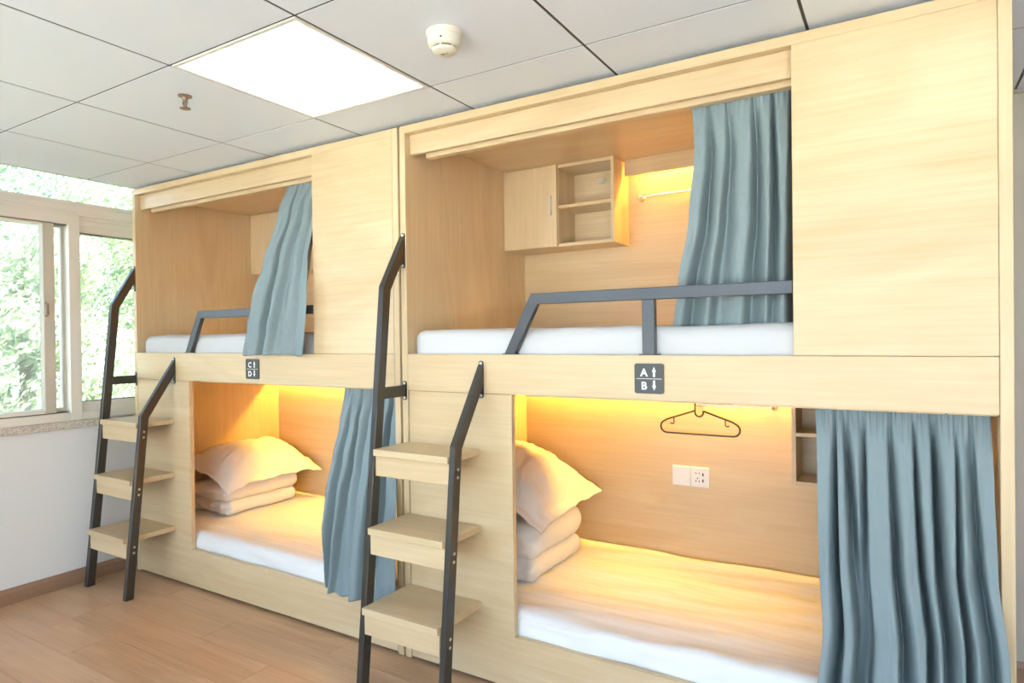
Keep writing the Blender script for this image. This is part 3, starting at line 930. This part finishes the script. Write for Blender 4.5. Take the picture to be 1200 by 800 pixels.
# ------------------------------------------------------------------ curtains
def lerp_tab(tab, z):
    if z >= tab[0][0]: return tab[0][1:]
    for a, b_ in zip(tab, tab[1:]):
        if z >= b_[0]:
            k = (a[0] - z) / (a[0] - b_[0])
            k = k * k * (3 - 2 * k) * 0.5 + k * 0.5
            return [p + (q - p) * k for p, q in zip(a[1:], b_[1:])]
    return tab[-1][1:]
def curtain(loc, label, tab, folds, seed, skew=0.0, nx=190, nz=90, hem=True):
    """tab rows: (z, x left, x right, y centre, fold depth), world z, bunk-local x"""
    t = thing('curtain', loc, label, 'curtain', 'slate blue bunk curtains')
    rnd = random.Random(seed)
    ws = [rnd.uniform(0.45, 1.5) for _ in range(folds)]
    tot = sum(ws); acc = 0.0; val = []
    for w in ws[:-1]:
        acc += w / tot
        # a valley: place at the top, drift to the foot, depth, where it is deepest, how fast it widens
        val.append((acc, rnd.uniform(-0.45, 0.45) / folds + skew, rnd.uniform(0.75, 1.25), rnd.uniform(0.2, 1.0), rnd.uniform(0.6, 1.3), rnd.choice((-1, 1))))
    ztop, zbot = tab[0][0], tab[-1][0]
    bm = bmesh.new(); g = []
    for j in range(nz + 1):
        v = j / nz
        z = ztop + (zbot - ztop) * v
        xl, xr, yc, am = lerp_tab(tab, z)
        k = min(1.0, 0.25 + v * 5)
        row = []
        for i in range(nx + 1):
            u = i / nx
            d = 0.0; push = 0.0
            for (e, dr, dep, vm, wd, sd) in val:
                c = e + dr * v + 0.010 * noise.noise(Vector((e * 30 + seed, v * 3.0, 0)))
                w = (0.13 + 0.25 * v) * wd / folds
                q = (u - c) / w
                if abs(q) < 4:
                    # one flank steep, the other soft, so that a pleat laps over its valley
                    qq = q * (1.7 if q * sd > 0 else 0.75)
                    f = math.exp(-qq * qq) * dep * (0.55 + 0.45 * math.cos((v - vm) * 2.2))
                    d += f
                    push += sd * f * w * 0.35
            d = min(d, 1.35)
            y = yc - am * (1 - 2.3 * d) * k
            y -= am * 0.35 * math.sin(u * folds * 2.1 + seed) * v
            x = xl + (xr - xl) * min(1.0, max(0.0, u + push * k * min(1, 8 * u * (1 - u))))
            y += 0.010 * noise.noise(Vector((u * 7 + seed, v * 4, 2))) * k
            cr = noise.noise(Vector((u * 9 + v * 11 + seed, v * 15 - u * 7, 5)))
            y += 0.004 * max(0.0, 0.25 - abs(cr)) * 2 * (1 if cr > 0 else 0.4) * k
            if v < 0.10:                               # gathered heading
                y += 0.0035 * math.sin(u * folds * 19 + seed) * (1 - v / 0.10)
            zz = z + (0.010 * noise.noise(Vector((u * 9, seed, 1))) + 0.006 * d) * max(0, (v - 0.94) / 0.06)
            row.append(bm.verts.new((x - loc[0], y - loc[1], zz - loc[2])))
        g.append(row)
    for j in range(nz):
        for i in range(nx):
            bm.faces.new((g[j][i], g[j + 1][i], g[j + 1][i + 1], g[j][i + 1]))
    bmesh.ops.recalc_face_normals(bm, faces=bm.faces)
    mb = MB(); mb.bm.free(); mb.bm = bm
    o = mb.build('cloth', M['curtain'], t, 179)
    sm = o.modifiers.new('thickness', 'SOLIDIFY'); sm.thickness = 0.0016; sm.offset = 0
    return t
# upper right: hangs inside, its foot lying on the mattress
curtain((3.40, 0.10, 1.372), 'slate blue curtain gathered behind the guard rail of the upper right bunk',
        [(2.108, 3.236, 3.60, 0.100, 0.016), (1.95, 3.248, 3.60, 0.100, 0.028), (1.72, 3.225, 3.60, 0.105, 0.032), (1.50, 3.185, 3.60, 0.105, 0.034), (1.350, 3.166, 3.60, 0.105, 0.034)], 6, 11, 0.03)
# upper left: thrown over the guard rail
curtain((1.35, 0.0, 1.262), 'slate blue curtain thrown over the guard rail of the upper left bunk',
        [(2.108, 1.262, 1.508, 0.085, 0.014), (1.95, 1.245, 1.508, 0.050, 0.022), (1.72, 1.195, 1.508, -0.005, 0.022), (1.50, 1.135, 1.530, -0.034, 0.022), (1.40, 1.103, 1.525, -0.038, 0.024), (1.262, 1.070, 1.505, -0.040, 0.022)], 4, 23, -0.06)
# lower right: long, falling outside over the front board
curtain((3.83, 0.0, 0.11), 'long slate blue curtain closing the end of the lower right bunk',
        [(1.121, 3.606, 4.028, 0.062, 0.014), (0.95, 3.612, 4.030, 0.050, 0.034), (0.70, 3.618, 4.034, 0.018, 0.042), (0.50, 3.632, 4.052, -0.022, 0.042), (0.32, 3.618, 4.060, -0.052, 0.042), (0.11, 3.60, 4.066, -0.060, 0.040)], 9, 37, 0.01, nx=280)
# lower left
curtain((1.83, 0.0, 0.20), 'slate blue curtain behind the ladder in the lower left bunk',
        [(1.121, 1.652, 1.998, 0.062, 0.012), (0.95, 1.645, 1.999, 0.046, 0.026), (0.80, 1.633, 2.004, 0.016, 0.026), (0.64, 1.623, 2.042, -0.026, 0.026), (0.45, 1.612, 2.046, -0.042, 0.028), (0.205, 1.588, 2.045, -0.048, 0.030)], 6, 5, -0.05)

# ------------------------------------------------------------------ garden outside the window
tag(MB().box(-26, -0.36, -16, 22, -0.9, -0.6, 0).build('ground', M['ground']), kind='structure')
tag(MB().box(-0.36, 16, -26, RY - 0.22, -0.9, -0.6, 0).build('ground', M['bounce_paving']), kind='structure')  # added light bouncer outside the front glazing, out of view
def tree(x, y, h, r, mat, n, label, seed):
    t = thing('tree', (x, y, -0.6), label, 'tree', 'leafy trees outside the window')
    rnd = random.Random(seed)
    MB().tube([(0, 0, 0), (0.05, 0.03, h * 0.35), (-0.03, 0.06, h * 0.75)], 0.07, 8).build('trunk', M['bark'], t, 60)
    blobs = [(rnd.uniform(-0.6, 0.6) * r, rnd.uniform(-0.7, 0.7) * r, rnd.uniform(0.15, 0.92) * h, rnd.uniform(0.35, 0.6) * r) for _ in range(16)]
    vs, fs = [], []
    for k in range(n):
        bx, by, bz, br = blobs[k % 16]
        d = Vector((rnd.gauss(0, 1), rnd.gauss(0, 1), rnd.gauss(0, 1))).normalized()
        p = Vector((bx, by, bz)) + d * br * rnd.uniform(0.55, 1.05)
        if p.z < 0.05: p.z = 0.05 + rnd.random() * 0.3
        a = (d + Vector((rnd.uniform(-.8, .8), rnd.uniform(-.8, .8), rnd.uniform(-.8, .8)))).normalized()
        s1 = a.orthogonal().normalized(); s2 = a.cross(s1)
        l, w = rnd.uniform(0.03, 0.06), rnd.uniform(0.014, 0.026)
        b0 = len(vs)
        vs += [p - s1 * l, p - s2 * w + a * 0.008, p + s1 * l, p + s2 * w + a * 0.008]
        fs.append((b0, b0 + 1, b0 + 2, b0 + 3))
    me = bpy.data.meshes.new('foliage')
    me.from_pydata([v[:] for v in vs], [], fs)
    me.materials.append(M[mat])
    o = bpy.data.objects.new('foliage', me); C.objects.link(o); o.parent = t
    o['kind'] = 'stuff'
tree(-3.5, 0.80, 3.2, 0.9, 'leaf2', 16000, 'pale leafy tree close outside the sliding sash', 1)
tree(-5.0, 2.75, 4.8, 1.2, 'leaf1', 18000, 'bright green tree outside, seen past the bunk edge', 2)
tree(-9.0, 3.6, 6.4, 1.9, 'leaf3', 16000, 'tall deep green tree behind the nearer trees', 3)
tree(-9.6, 8.2, 6.4, 2.0, 'leaf1', 8000, 'tall bright green tree furthest outside the window', 4)
tree(-5.6, -1.9, 4.4, 1.4, 'leaf1', 8000, 'bright green tree outside the window, nearest the camera side', 5)
